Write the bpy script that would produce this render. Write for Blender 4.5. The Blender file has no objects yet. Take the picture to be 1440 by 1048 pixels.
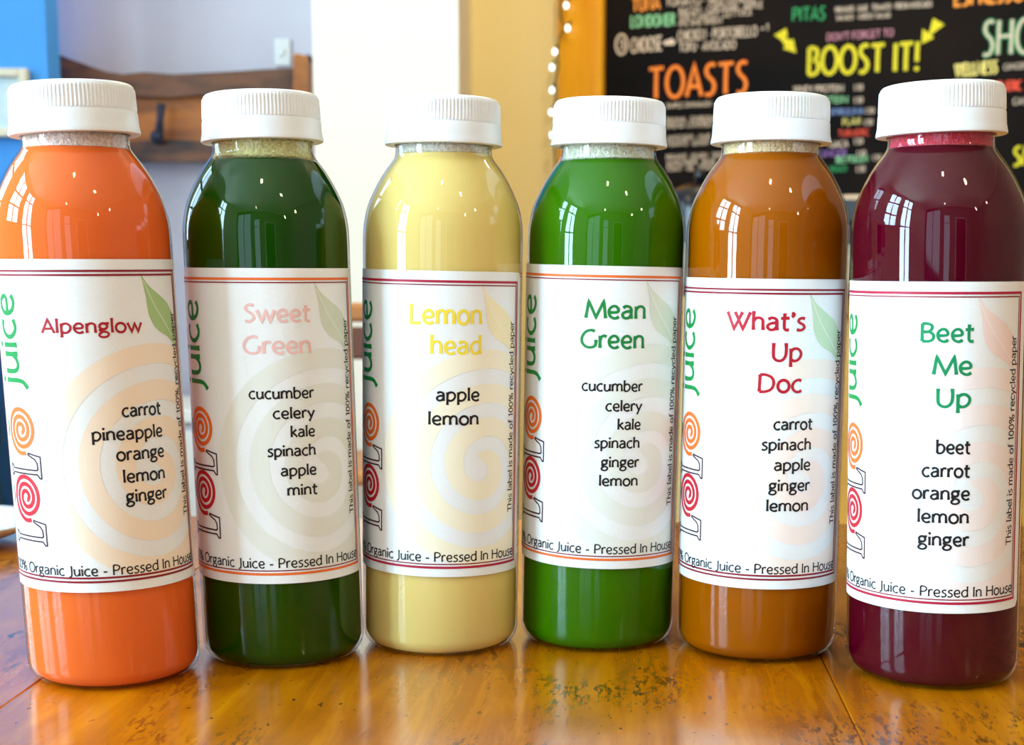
import bpy, math, random
from mathutils import Vector
random.seed(7)
S = bpy.context.scene
COL = S.collection
PI = math.pi
def rad(d): return d*PI/180

# ------------------------------------------------------------------ camera, world, big lights, exposure
F_PX, PITCH, CAM_H = 2069.9, 0.1447, 0.1410
cd = bpy.data.cameras.new('camera'); cam = bpy.data.objects.new('camera', cd); COL.objects.link(cam)
cam.location = (0, 0, CAM_H); cam.rotation_euler = (PI/2-PITCH, 0, 0)
cd.sensor_fit = 'HORIZONTAL'; cd.sensor_width = 36; cd.lens = F_PX/1440*36
cd.shift_x = -0.01336; cd.shift_y = 0.1021; cd.clip_start = 0.01; cd.clip_end = 60
cd.dof.use_dof = True; cd.dof.focus_distance = 0.505; cd.dof.aperture_fstop = 24
S.camera = cam
def ray(px, py):
    """world direction through a pixel of the 1440x1048 frame"""
    u = (px-739.24)/F_PX; v = -(py-671.03)/F_PX
    c, s = math.cos(PITCH), math.sin(PITCH)
    return Vector((u, c+v*s, -s+v*c))
def at_y(px, py, Y):
    d = ray(px, py); t = Y/d.y
    return Vector((d.x*t, Y, CAM_H+d.z*t))
def at_z(px, py, Z):
    d = ray(px, py); t = (Z-CAM_H)/d.z
    return Vector((d.x*t, d.y*t, Z))

w = bpy.data.worlds.new('world'); S.world = w; w.use_nodes = True
w.node_tree.nodes['Background'].inputs[0].default_value = (0.62, 0.80, 1.0, 1)
w.node_tree.nodes['Background'].inputs[1].default_value = 2.5
S.view_settings.view_transform = 'Standard'; S.view_settings.look = 'None'
S.view_settings.exposure = -0.1; S.view_settings.gamma = 1.0; S.view_settings.use_curve_mapping = False
S.cycles.use_denoising = True
S.cycles.max_bounces = 10; S.cycles.diffuse_bounces = 4; S.cycles.glossy_bounces = 4
S.cycles.transmission_bounces = 6; S.cycles.transparent_max_bounces = 24
S.cycles.sample_clamp_indirect = 6

def area(name, loc, rot, sx, sy, power, color):
    l = bpy.data.lights.new(name, 'AREA'); l.shape = 'RECTANGLE'; l.size = sx; l.size_y = sy
    l.energy = power; l.color = color
    o = bpy.data.objects.new(name, l); o.location = loc; o.rotation_euler = rot; COL.objects.link(o)
    return o
DAY = (0.52, 0.80, 1.0)
# daylight just outside each window of the left wall (y centre, width, z0, z1)
LW_X = -2.6
WINS = [(-1.15, 0.95, -0.55, 2.15), (0.15, 1.0, 0.45, 2.15), (2.15, 1.2, 0.15, 2.15)]
for (yc, ww, z0, z1), k in zip(WINS, (2.3, 2.0, .6)):
    area('daylight', (LW_X-0.16, yc, (z0+z1)/2), (0, -PI/2, 0), z1-z0, ww, 46*ww*(z1-z0)*k, DAY)
CEIL = 2.25
FILL_WIN = (-2.5, -0.9, 0.0, 2.1)   # unseen window added behind the photographer for cool frontal fill: x0, x1, z0, z1
area('daylight', ((FILL_WIN[0]+FILL_WIN[1])/2, -3.76, (FILL_WIN[2]+FILL_WIN[3])/2), (PI/2, 0, PI), FILL_WIN[1]-FILL_WIN[0], FILL_WIN[3]-FILL_WIN[2], 560, (.50, .80, 1.0))  # cool fill light behind the added window
FILL_DOOR = (-0.62, 0.02, -0.65, 1.7)   # unseen glazed door added there for frontal fill and a bright streak
area('daylight', ((FILL_DOOR[0]+FILL_DOOR[1])/2, -3.76, (FILL_DOOR[2]+FILL_DOOR[3])/2), (PI/2, 0, PI), FILL_DOOR[1]-FILL_DOOR[0], FILL_DOOR[3]-FILL_DOOR[2], 150, (.55, .82, 1.0))  # fill light behind the added glazed door
# ceiling lamps of the cafe: warm light
LAMPS = [(-0.03, -0.42, 1.75, 3), (0.80, -0.55, 1.7, 3), (1.9, -2.1, 1.55, 8), (2.2, -1.1, 1.55, 8), (0.4, 2.9, 2.0, 40), (1.7, 2.2, 2.0, 12), (-1.0, 2.4, 2.0, 2), (-0.3, -2.4, 1.9, 6)]

# ------------------------------------------------------------------ materials
def sc(r, g, b):
    f = lambda c: (c/255/12.92 if c/255 <= .04045 else ((c/255+.055)/1.055)**2.4)
    return (f(r), f(g), f(b), 1)
def mat(name, col, rough=.5, metal=0, spec=.5, coat=0, emit=None, estr=0, sss=0, sssr=(1, .5, .3), ssss=.005):
    m = bpy.data.materials.new(name); m.use_nodes = True
    b = m.node_tree.nodes['Principled BSDF']; i = b.inputs
    i['Base Color'].default_value = col; i['Roughness'].default_value = rough
    i['Metallic'].default_value = metal; i['Specular IOR Level'].default_value = spec
    i['Coat Weight'].default_value = coat; i['Coat Roughness'].default_value = .06
    if emit: i['Emission Color'].default_value = emit; i['Emission Strength'].default_value = estr
    if sss:
        i['Subsurface Weight'].default_value = sss; i['Subsurface Radius'].default_value = sssr; i['Subsurface Scale'].default_value = ssss
    return m
def nodes(m): return m.node_tree.nodes, m.node_tree.links
def noise_tint(m, scale, c1, c2, stretch=(1, 1, 1), detail=4, bump=0, lo=.35, hi=.65, rough=.55):
    n, l = nodes(m); b = n['Principled BSDF']
    tc = n.new('ShaderNodeTexCoord'); mp = n.new('ShaderNodeMapping'); mp.inputs['Scale'].default_value = stretch
    nz = n.new('ShaderNodeTexNoise'); nz.inputs['Scale'].default_value = scale; nz.inputs['Detail'].default_value = detail
    nz.inputs['Roughness'].default_value = rough
    cr = n.new('ShaderNodeValToRGB'); cr.color_ramp.elements[0].position = lo; cr.color_ramp.elements[1].position = hi
    cr.color_ramp.elements[0].color = c1; cr.color_ramp.elements[1].color = c2
    l.new(tc.outputs['Object'], mp.inputs[0]); l.new(mp.outputs[0], nz.inputs['Vector']); l.new(nz.outputs['Fac'], cr.inputs[0])
    l.new(cr.outputs[0], b.inputs['Base Color'])
    if bump:
        bp = n.new('ShaderNodeBump'); bp.inputs['Strength'].default_value = bump; bp.inputs['Distance'].default_value = .002
        l.new(nz.outputs['Fac'], bp.inputs['Height']); l.new(bp.outputs[0], b.inputs['Normal'])
    return m
def wall_mat(name, c1, c2, rough=.7): return noise_tint(mat(name, c1, rough), 3, c1, c2, detail=3, bump=.05)

def wood_top():
    m = mat('varnished_pine', sc(200, 110, 20), .22, spec=.5, coat=1.0)
    n, l = nodes(m); b = n['Principled BSDF']; b.inputs['Coat Roughness'].default_value = .15; b.inputs['Coat IOR'].default_value = 1.42; b.inputs['Specular IOR Level'].default_value = .25
    tc = n.new('ShaderNodeTexCoord')
    def nz(scale, stretch, detail=5, rough=.6, dist=0):
        mp = n.new('ShaderNodeMapping'); mp.inputs['Scale'].default_value = stretch
        t = n.new('ShaderNodeTexNoise'); t.inputs['Scale'].default_value = scale; t.inputs['Detail'].default_value = detail
        t.inputs['Roughness'].default_value = rough; t.inputs['Distortion'].default_value = dist
        l.new(tc.outputs['Object'], mp.inputs[0]); l.new(mp.outputs[0], t.inputs['Vector']); return t
    def ramp(t, stops):
        r = n.new('ShaderNodeValToRGB'); e = r.color_ramp.elements
        while len(e) < len(stops): e.new(.5)
        for k, (p, c) in enumerate(stops): e[k].position = p; e[k].color = c
        l.new(t.outputs['Fac'], r.inputs[0]); return r
    def mix(kind, f, a, c):
        x = n.new('ShaderNodeMix'); x.data_type = 'RGBA'; x.blend_type = kind; 
        if isinstance(f, float): x.inputs[0].default_value = f
        else: l.new(f, x.inputs[0])
        l.new(a, x.inputs[6])
        if isinstance(c, tuple): x.inputs[7].default_value = c
        else: l.new(c, x.inputs[7])
        return x.outputs[2]
    grain = ramp(nz(30, (3.2, .35, 1), 6, .65, .8), [(.3, sc(126, 60, 0)), (.5, sc(180, 98, 0)), (.7, sc(220, 138, 4))])
    blot = ramp(nz(9, (1.2, .8, 1), 4, .55), [(.38, sc(146, 72, 0)), (.66, sc(220, 142, 6))])
    c = mix('MIX', .45, grain.outputs[0], blot.outputs[0])
    # dark worn-in dirt marks: short strokes along the grain, gathered in patches
    dirt = ramp(nz(170, (1.9, .5, 1), 5, .75), [(.50, (0, 0, 0, 1)), (.60, (1, 1, 1, 1))])
    patch = ramp(nz(11, (1.3, .9, 1), 2, .5), [(.48, (0, 0, 0, 1)), (.60, (1, 1, 1, 1))])
    mul = n.new('ShaderNodeMath'); mul.operation = 'MULTIPLY'
    l.new(dirt.outputs[0], mul.inputs[0]); l.new(patch.outputs[0], mul.inputs[1])
    c = mix('MIX', mul.outputs[0], c, sc(52, 20, 8))
    fleck = ramp(nz(260, (1.2, .7, 1), 2, .5), [(.68, (0, 0, 0, 1)), (.74, (1, 1, 1, 1))])
    c = mix('MIX', fleck.outputs[0], c, sc(96, 44, 10))
    l.new(c, b.inputs['Base Color'])
    bp = n.new('ShaderNodeBump'); bp.inputs['Strength'].default_value = .12; bp.inputs['Distance'].default_value = .0006
    t = nz(60, (2.5, .25, 1), 5, .6); l.new(t.outputs['Fac'], bp.inputs['Height'])
    l.new(bp.outputs[0], b.inputs['Coat Normal']); l.new(bp.outputs[0], b.inputs['Normal'])
    return m

def plastic():
    """thin clear bottle wall: transparent film with a Fresnel reflection"""
    m = bpy.data.materials.new('clear_bottle_plastic'); m.use_nodes = True
    n, l = nodes(m); n.clear()
    out = n.new('ShaderNodeOutputMaterial'); mx = n.new('ShaderNodeMixShader')
    tr = n.new('ShaderNodeBsdfTransparent'); tr.inputs[0].default_value = (.97, .98, .98, 1)
    gl = n.new('ShaderNodeBsdfGlossy'); gl.inputs['Roughness'].default_value = .025
    fr = n.new('ShaderNodeLayerWeight'); pw = n.new('ShaderNodeMath'); pw.operation = 'POWER'; pw.inputs[1].default_value = 4.5
    ma = n.new('ShaderNodeMath'); ma.operation = 'MULTIPLY_ADD'; ma.inputs[1].default_value = .92; ma.inputs[2].default_value = .05
    l.new(fr.outputs['Facing'], pw.inputs[0]); l.new(pw.outputs[0], ma.inputs[0]); l.new(ma.outputs[0], mx.inputs[0]); l.new(tr.outputs[0], mx.inputs[1]); l.new(gl.outputs[0], mx.inputs[2])
    l.new(mx.outputs[0], out.inputs[0]); return m

M_PLASTIC = plastic()
M_CAP = mat('white_cap_plastic', sc(240, 246, 250), .34, spec=.5)
M_PAPER = noise_tint(mat('label_paper', sc(240, 245, 246), .42, spec=.5), 1400, sc(239, 245, 246), sc(243, 248, 249), detail=2)
M_TABLE = wood_top()

# ------------------------------------------------------------------ mesh helpers
def tag(o, label=None, cat=None, group=None, kind=None):
    if label: o['label'] = label
    if cat: o['category'] = cat
    if group: o['group'] = group
    if kind: o['kind'] = kind
    return o
def mesh_obj(name, verts, faces, m, parent=None, smooth=False, loc=None):
    me = bpy.data.meshes.new(name); me.from_pydata([tuple(v) for v in verts], [], faces); me.update()
    if m: me.materials.append(m)
    if smooth: me.polygons.foreach_set('use_smooth', [True]*len(me.polygons))
    o = bpy.data.objects.new(name, me); COL.objects.link(o)
    if parent: o.parent = parent
    if loc is not None: o.location = loc
    return o
def empty(name, loc=(0, 0, 0), rz=0):
    o = bpy.data.objects.new(name, None); o.location = loc; o.rotation_euler = (0, 0, rz); o.empty_display_size = .05
    COL.objects.link(o); return o
class MB:
    def __init__(s): s.v = []; s.f = []
    def add(s, v, f): k = len(s.v); s.v += [tuple(p) for p in v]; s.f += [tuple(i+k for i in q) for q in f]; return s
    def box(s, x0, x1, y0, y1, z0, z1, bev=0):
        if bev:
            b = min(bev, (x1-x0)/2.01, (y1-y0)/2.01, (z1-z0)/2.01)
            ring = lambda i, z: [(x0+i, y0+b if i < b else y0+b, z)]
            def lay(z, ins):  # octagon-cornered ring
                a = ins
                return [(x0+b, y0+a, z), (x1-b, y0+a, z), (x1-a, y0+b, z), (x1-a, y1-b, z), (x1-b, y1-a, z), (x0+b, y1-a, z), (x0+a, y1-b, z), (x0+a, y0+b, z)]
            L = [lay(z0, b), lay(z0+b, 0), lay(z1-b, 0), lay(z1, b)]
            v = [p for q in L for p in q]; f = []
            for r in range(3):
                for i in range(8): j = (i+1) % 8; f.append((r*8+i, r*8+j, r*8+8+j, r*8+8+i))
            f.append(tuple(range(7, -1, -1))); f.append(tuple(range(24, 32)))
            return s.add(v, f)
        v = [(x, y, z) for z in (z0, z1) for y in (y0, y1) for x in (x0, x1)]
        return s.add(v, [(0, 2, 3, 1), (4, 5, 7, 6), (0, 1, 5, 4), (2, 6, 7, 3), (0, 4, 6, 2), (1, 3, 7, 5)])
    def tube(s, pts, r, n=8):
        pts = [Vector(p) for p in pts]; base = len(s.v)
        rs = r if isinstance(r, (list, tuple)) else [r]*len(pts)
        up = Vector((0, 0, 1))
        for i, p in enumerate(pts):
            t = (pts[min(i+1, len(pts)-1)]-pts[max(i-1, 0)]).normalized()
            a = t.cross(up if abs(t.z) < .95 else Vector((1, 0, 0))).normalized(); b = t.cross(a)
            for k in range(n):
                c = 2*PI*k/n; s.v.append(tuple(p+a*(rs[i]*math.cos(c))+b*(rs[i]*math.sin(c))))
        for i in range(len(pts)-1):
            for k in range(n):
                j = (k+1) % n; s.f.append((base+i*n+k, base+i*n+j, base+(i+1)*n+j, base+(i+1)*n+k))
        s.f.append(tuple(base+k for k in range(n-1, -1, -1))); s.f.append(tuple(base+(len(pts)-1)*n+k for k in range(n)))
        return s
    def lathe(s, prof, n=48, c=(0, 0), fn=None, cap0=True, cap1=True):
        base = len(s.v)
        for (z, r) in prof:
            for k in range(n):
                a = 2*PI*k/n; rr = r if fn is None else fn(r, a, z)
                s.v.append((c[0]+rr*math.sin(a), c[1]-rr*math.cos(a), z))
        for i in range(len(prof)-1):
            for k in range(n):
                j = (k+1) % n; s.f.append((base+i*n+k, base+i*n+j, base+(i+1)*n+j, base+(i+1)*n+k))
        if cap0: s.f.append(tuple(base+k for k in range(n-1, -1, -1)))
        if cap1: s.f.append(tuple(base+(len(prof)-1)*n+k for k in range(n)))
        return s
    def build(s, name, m, parent=None, smooth=False, loc=None):
        return mesh_obj(name, s.v, s.f, m, parent, smooth, loc)
def autosmooth(o, ang=35):
    me = o.data; me.polygons.foreach_set('use_smooth', [True]*len(me.polygons))
    try: me.set_sharp_from_angle(angle=rad(ang))
    except Exception: pass
    return o
def spline(P, n=8, closed=False):
    """Catmull-Rom through P"""
    out = []; m = len(P)
    for i in range(m-1 if not closed else m):
        p0 = P[i-1] if (i > 0 or closed) else tuple(2*a-b for a, b in zip(P[0], P[1]))
        p1 = P[i]; p2 = P[(i+1) % m]
        p3 = P[(i+2) % m] if (i+2 < m or closed) else tuple(2*a-b for a, b in zip(P[-1], P[-2]))
        for k in range(n):
            t = k/n
            out.append(tuple(.5*((2*b)+(-a+c)*t+(2*a-5*b+4*c-d)*t*t+(-a+3*b-3*c+d)*t**3) for a, b, c, d in zip(p0, p1, p2, p3)))
    out.append(P[-1] if not closed else out[0]); return out

# ------------------------------------------------------------------ lettering: a humanist pen face, drawn as strokes
def E_(cx, cy, rx, ry): return ('c', [(cx+rx*math.cos(rad(a)), cy+ry*math.sin(rad(a))) for a in range(60, 421, 15)])
G = {
 'a': (4.5, [('s', [(.75, 4.2), (1.6, 4.85), (2.8, 4.75), (3.5, 4.0), (3.55, 2.6)]), ('p', [(3.55, 3.2), (3.6, 1.5), (3.7, 0)]), ('s', [(3.5, 2.9), (1.9, 2.75), (.7, 2.0), (.65, .9), (1.5, .15), (2.7, .35), (3.5, 1.2)])]),
 'b': (4.8, [('p', [(.7, 7.5), (.6, 4), (.65, .2)]), ('s', [(.65, 3.9), (1.7, 4.8), (3.1, 4.7), (4.15, 3.4), (4.0, 1.6), (2.9, .3), (1.7, .05), (.65, .3)])]),
 'c': (4.1, [('s', [(3.7, 4.5), (2.7, 4.9), (1.4, 4.4), (.55, 3.0), (.6, 1.5), (1.5, .3), (2.6, .05), (3.8, .6)])]),
 'd': (4.8, [('p', [(4.1, 7.5), (4.1, 3), (4.2, 0)]), ('s', [(4.1, 4.1), (3.2, 4.8), (1.8, 4.7), (.7, 3.4), (.6, 1.7), (1.6, .3), (2.8, .15), (4.1, 1.3)])]),
 'e': (4.5, [('s', [(.7, 2.35), (2.6, 2.4), (3.7, 2.7), (3.75, 3.8), (2.9, 4.8), (1.7, 4.7), (.75, 3.6), (.6, 2.2), (1.1, .8), (2.3, .05), (3.3, .2), (4.0, .75)])]),
 'f': (3.0, [('s', [(3.1, 7.2), (2.3, 7.45), (1.5, 6.8), (1.35, 5), (1.3, 0)]), ('p', [(.3, 4.7), (2.7, 4.75)])]),
 'g': (4.5, [('c', [(2.05+1.45*math.cos(rad(a)), 3.3+1.5*math.sin(rad(a))) for a in range(60, 421, 15)]), ('p', [(2.7, 4.65), (4.3, 4.85)]), ('s', [(1.1, 2.1), (.75, 1.2), (1.7, .6), (3.2, .3), (4.0, -.7), (3.4, -1.9), (1.9, -2.3), (.6, -1.8), (.45, -.8), (1.4, .3)])]),
 'h': (4.6, [('p', [(.7, 7.5), (.6, 4), (.65, 0)]), ('s', [(.65, 3.6), (1.6, 4.7), (2.8, 4.8), (3.7, 4.0), (3.8, 2.4), (3.9, 0)])]),
 'i': (1.5, [('p', [(.7, 4.8), (.7, 2.4), (.75, 0)]), ('d', (.75, 6.6))]),
 'j': (1.8, [('s', [(1.0, 4.8), (1.0, 2.5), (1.0, .4), (.7, -1.1), (-.4, -2.3)]), ('d', (1.0, 6.6))]),
 'k': (4.2, [('p', [(.7, 7.5), (.6, 4), (.65, 0)]), ('p', [(3.5, 4.8), (.9, 2.5)]), ('p', [(1.4, 2.9), (4.0, 0)])]),
 'l': (1.5, [('p', [(.75, 7.5), (.7, 4), (.75, 0)])]),
 'm': (7.2, [('p', [(.7, 4.85), (.6, 2.5), (.65, 0)]), ('s', [(.65, 3.5), (1.5, 4.7), (2.6, 4.8), (3.4, 4.0), (3.5, 2.4), (3.55, 0)]), ('s', [(3.5, 3.5), (4.4, 4.7), (5.5, 4.8), (6.3, 4.0), (6.4, 2.4), (6.5, 0)])]),
 'n': (4.6, [('p', [(.7, 4.85), (.6, 2.5), (.65, 0)]), ('s', [(.65, 3.5), (1.6, 4.7), (2.8, 4.8), (3.7, 4.0), (3.8, 2.4), (3.9, 0)])]),
 'o': (4.8, [E_(2.4, 2.42, 1.95, 2.4)]),
 'p': (4.8, [('p', [(.7, 4.85), (.65, 1), (.7, -2.3)]), ('s', [(.65, 3.8), (1.7, 4.75), (3.1, 4.7), (4.15, 3.4), (4.0, 1.6), (2.9, .3), (1.7, .05), (.7, .6)])]),
 'q': (4.8, [('p', [(4.1, 4.85), (4.1, -2.3)]), E_(2.4, 2.42, 1.8, 2.4)]),
 'r': (3.1, [('p', [(.7, 4.85), (.65, 2.5), (.7, 0)]), ('s', [(.65, 3.2), (1.2, 4.4), (2.1, 4.85), (3.0, 4.5)])]),
 's': (3.6, [('s', [(3.2, 4.6), (2.2, 4.85), (1.1, 4.4), (.9, 3.4), (1.8, 2.7), (2.8, 2.0), (3.0, 1.0), (2.2, .15), (1.1, .05), (.3, .4)])]),
 't': (3.2, [('s', [(1.5, 6.7), (1.4, 4.5), (1.35, 2), (1.5, .6), (2.2, .1), (3.0, .25)]), ('p', [(.2, 4.65), (1.5, 4.8), (3.1, 4.8)])]),
 'u': (4.7, [('s', [(.7, 4.8), (.65, 2.6), (.9, .8), (1.9, .1), (3.1, .6), (3.9, 1.8)]), ('p', [(3.9, 4.8), (3.9, 2), (4.0, 0)])]),
 'v': (4.2, [('p', [(.3, 4.8), (2.1, .1), (4.0, 4.8)])]),
 'w': (6.6, [('p', [(.2, 4.8), (1.9, .1), (3.3, 4.4), (4.7, .1), (6.3, 4.8)])]),
 'x': (4.2, [('p', [(.4, 4.8), (3.9, 0)]), ('p', [(3.7, 4.8), (.3, 0)])]),
 'y': (4.3, [('p', [(.3, 4.8), (2.3, .5)]), ('p', [(4.1, 4.8), (2.4, .6), (1.1, -2.3)])]),
 'z': (4.0, [('p', [(.5, 4.7), (3.6, 4.7), (.4, .1), (3.7, .1)])]),
 'A': (5.6, [('p', [(.2, 0), (2.8, 7), (5.4, 0)]), ('p', [(1.1, 2.2), (4.5, 2.2)])]),
 'B': (5.0, [('p', [(.8, 7), (.7, 3), (.75, .1)]), ('s', [(.8, 6.9), (2.4, 6.95), (3.9, 6.2), (3.7, 4.6), (2.6, 3.8), (1.0, 3.7)]), ('s', [(1.0, 3.75), (3.0, 3.7), (4.4, 2.6), (4.2, .9), (2.8, .1), (.75, .1)])]),
 'C': (5.6, [('s', [(5.2, 6.5), (3.7, 7.0), (1.8, 6.2), (.6, 4.0), (.8, 1.8), (2.4, .2), (4.0, .1), (5.3, .8)])]),
 'D': (6.2, [('p', [(.9, 7), (.75, 3), (.7, .1)]), ('s', [(.9, 6.9), (2.8, 6.9), (4.8, 5.8), (5.5, 3.6), (4.7, 1.2), (2.6, .15), (.7, .1)])]),
 'E': (4.6, [('p', [(4.2, 6.9), (.8, 6.9), (.75, .1), (4.4, .1)]), ('p', [(.8, 3.7), (3.8, 3.7)])]),
 'F': (4.4, [('p', [(4.2, 6.9), (.8, 6.9), (.75, 0)]), ('p', [(.8, 3.6), (3.6, 3.6)])]),
 'G': (6.3, [('s', [(5.3, 6.6), (3.9, 7.0), (1.9, 6.2), (.6, 4.0), (.8, 1.8), (2.3, .3), (4.2, .15), (5.4, .8), (5.7, 1.9), (5.75, 3.2)])]),
 'H': (6.0, [('p', [(.75, 7), (.7, 0)]), ('p', [(5.2, 7), (5.2, 0)]), ('p', [(.75, 3.7), (5.2, 3.7)])]),
 'I': (1.7, [('p', [(.85, 7), (.8, 3.5), (.85, 0)])]),
 'J': (2.8, [('s', [(1.9, 7), (1.9, 3), (1.8, .4), (1.1, -.7), (.1, -1.0)])]),
 'K': (5.2, [('p', [(.75, 7), (.7, 0)]), ('p', [(4.6, 7), (.9, 3.5)]), ('p', [(1.6, 4.0), (5.0, 0)])]),
 'L': (4.4, [('p', [(.8, 7), (.75, .1), (4.2, .1)])]),
 'M': (7.4, [('p', [(.3, 0), (1.2, 6.8), (3.8, .3), (6.4, 6.8), (7.1, 0)])]),
 'N': (6.2, [('p', [(.7, 0), (.8, 6.9), (5.3, .2), (5.4, 7)])]),
 'O': (6.8, [('c', [(3.4+2.9*math.cos(rad(a)), 3.5+3.45*math.sin(rad(a))) for a in range(60, 421, 12)])]),
 'P': (4.9, [('p', [(.9, 7), (.75, 3), (.8, 0)]), ('s', [(.9, 6.9), (2.6, 6.95), (4.1, 6.2), (4.4, 4.8), (3.4, 3.5), (1.8, 3.2), (.9, 3.4)])]),
 'R': (5.1, [('p', [(.9, 7), (.75, 3), (.8, 0)]), ('s', [(.9, 6.9), (2.6, 6.95), (4.1, 6.2), (4.2, 4.8), (3.2, 3.7), (.9, 3.6)]), ('p', [(2.6, 3.6), (4.9, 0)])]),
 'S': (4.4, [('s', [(3.8, 6.6), (2.7, 7.0), (1.3, 6.5), (.9, 5.2), (1.8, 4.1), (3.1, 3.2), (3.7, 1.9), (3.1, .6), (1.9, .05), (.6, .3)])]),
 'T': (5.4, [('p', [(.2, 6.8), (5.2, 6.9)]), ('p', [(2.75, 6.8), (2.65, 3), (2.7, 0)])]),
 'U': (5.7, [('s', [(.8, 7), (.75, 3.6), (1.0, 1.2), (2.3, .1), (3.8, .4), (4.8, 2.0), (5.0, 4.4), (4.9, 7)])]),
 'V': (5.4, [('p', [(.2, 7), (2.7, .1), (5.2, 7)])]),
 'W': (8.4, [('p', [(.2, 7), (2.6, .2), (5.5, 7)]), ('p', [(2.9, 7), (5.7, .2), (8.2, 7)])]),
 'X': (5.4, [('p', [(.4, 7), (5, 0)]), ('p', [(4.8, 7), (.3, 0)])]),
 'Y': (5.2, [('p', [(.2, 7), (2.6, 3.4), (5.0, 7)]), ('p', [(2.6, 3.4), (2.6, 0)])]),
 'Z': (5.0, [('p', [(.5, 6.9), (4.6, 6.9), (.4, .1), (4.7, .1)])]),
 '0': (4.6, [('c', [(2.3+1.75*math.cos(rad(a)), 3.4+3.35*math.sin(rad(a))) for a in range(60, 421, 15)])]),
 '1': (3.0, [('p', [(.6, 5.8), (1.8, 6.8), (1.8, 0)])]),
 '2': (4.4, [('s', [(.6, 5.6), (1.4, 6.7), (3.0, 6.6), (3.6, 5.2), (2.6, 3.0), (.5, .3)]), ('p', [(.5, .2), (4, .2)])]),
 '3': (4.2, [('s', [(.6, 6.3), (2.2, 6.8), (3.5, 5.6), (2.6, 4.0), (1.4, 3.6)]), ('s', [(1.4, 3.6), (3.3, 3.2), (3.7, 1.5), (2.4, .1), (.5, .4)])]),
 '5': (4.2, [('p', [(3.6, 6.8), (1.0, 6.8), (.8, 4.1)]), ('s', [(.8, 4.1), (2.6, 4.4), (3.7, 3.0), (3.2, .9), (1.7, .05), (.5, .5)])]),
 '%': (7.2, [('c', [(1.7+1.2*math.cos(rad(a)), 5.2+1.6*math.sin(rad(a))) for a in range(60, 421, 20)]), ('c', [(5.5+1.2*math.cos(rad(a)), 1.6+1.6*math.sin(rad(a))) for a in range(60, 421, 20)]), ('p', [(5.4, 7), (1.8, -.2)])]),
 "'": (1.8, [('d', (.95, 6.6)), ('s', [(1.2, 6.7), (1.15, 5.9), (.5, 5.2)])]),
 '-': (3.0, [('p', [(.4, 2.5), (2.6, 2.5)])]),
 '.': (1.6, [('d', (.8, .4))]), '·': (2.4, [('d', (1.2, 3.2))]),
 '!': (2.2, [('p', [(1.1, 7.2), (1.0, 4.6), (1.0, 2.2)]), ('d', (1.0, .4))]),
 '+': (4.2, [('p', [(.6, 3), (3.6, 3)]), ('p', [(2.1, 4.5), (2.1, 1.5)])]),
 '/': (3.4, [('p', [(3, 7), (.4, 0)])]),
 ' ': (2.3, []),
}
def text_strokes(txt, gap=.25):
    """-> list of (points, is_dot), total width; in glyph units"""
    x = 0; out = []
    for ch in txt:
        wd, st = G[ch]
        for k, d in st:
            if k == 'd': out.append(([(d[0]+x, d[1])], 'd'))
            elif k == 'p': out.append(([(a+x, b) for a, b in d], 'p'))
            elif k == 'c': out.append(([(a+x, b) for a, b in d], 's'))
            else: out.append(([(a+x, b) for a, b in spline(d, 5)], 's'))
        x += wd+gap
    return out, x-gap
def ribbon(mb, pts, width, mapf, flare=1.0, maxseg=1.0, sub=1, kind='s', umax=None):
    """a flat strip along a 2-D polyline, laid onto a surface by mapf(u, v)"""
    P = [pts[0]]
    for a, b in zip(pts, pts[1:]):
        L = math.hypot(b[0]-a[0], b[1]-a[1])
        if L < 1e-9: continue
        k = max(1, int(math.ceil(L/maxseg)))
        for i in range(1, k+1): P.append((a[0]+(b[0]-a[0])*i/k, a[1]+(b[1]-a[1])*i/k))
    n = len(P); rows = []
    if n < 2: return
    tot = sum(math.hypot(P[i+1][0]-P[i][0], P[i+1][1]-P[i][1]) for i in range(n-1)); s = 0
    closed = math.hypot(P[0][0]-P[-1][0], P[0][1]-P[-1][1]) < width*.3
    for i in range(n):
        if i: s += math.hypot(P[i][0]-P[i-1][0], P[i][1]-P[i-1][1])
        a = P[i-1] if i > 0 else (P[-2] if closed else None); b = P[i+1] if i < n-1 else (P[1] if closed else None)
        def nd(p, q):
            L = math.hypot(q[0]-p[0], q[1]-p[1]); return ((q[0]-p[0])/L, (q[1]-p[1])/L)
        d1 = nd(a, P[i]) if a else None; d2 = nd(P[i], b) if b else None
        if d1 is None: d1 = d2
        if d2 is None: d2 = d1
        t = (d1[0]+d2[0], d1[1]+d2[1]); L = math.hypot(*t)
        if L < .25: t = d1; L = 1; m = 1
        else: t = (t[0]/L, t[1]/L); m = min(2.2, 1/max(.3, t[0]*d1[0]+t[1]*d1[1]))
        wv = width*m
        if flare and not closed:
            e = min(s, tot-s); wv *= 1+.22*flare*max(0, 1-e/(width*1.6))
            wv *= (1-.13*flare*abs(t[0]))
        nx, ny = -t[1]*wv/2, t[0]*wv/2
        rows.append([(P[i][0]+nx*(1-2*k/sub), P[i][1]+ny*(1-2*k/sub)) for k in range(sub+1)])
    base = len(mb.v)
    for r in rows:
        for (u, v) in r:
            mb.v.append(tuple(mapf(min(u, umax) if umax is not None else u, v)))
    for i in range(n-1):
        for k in range(sub):
            if umax is not None and all(q[0] >= umax for q in (rows[i][k], rows[i+1][k], rows[i][k+1], rows[i+1][k+1])): continue
            q = base+i*(sub+1)+k
            mb.f.append((q, q+1, q+sub+2, q+sub+1))
def disc(mb, c, r, mapf, n=10):
    base = len(mb.v); mb.v += [tuple(mapf(c[0]+r*math.cos(2*PI*k/n), c[1]+r*math.sin(2*PI*k/n))) for k in range(n)]
    mb.f.append(tuple(range(base, base+n)))
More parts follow.
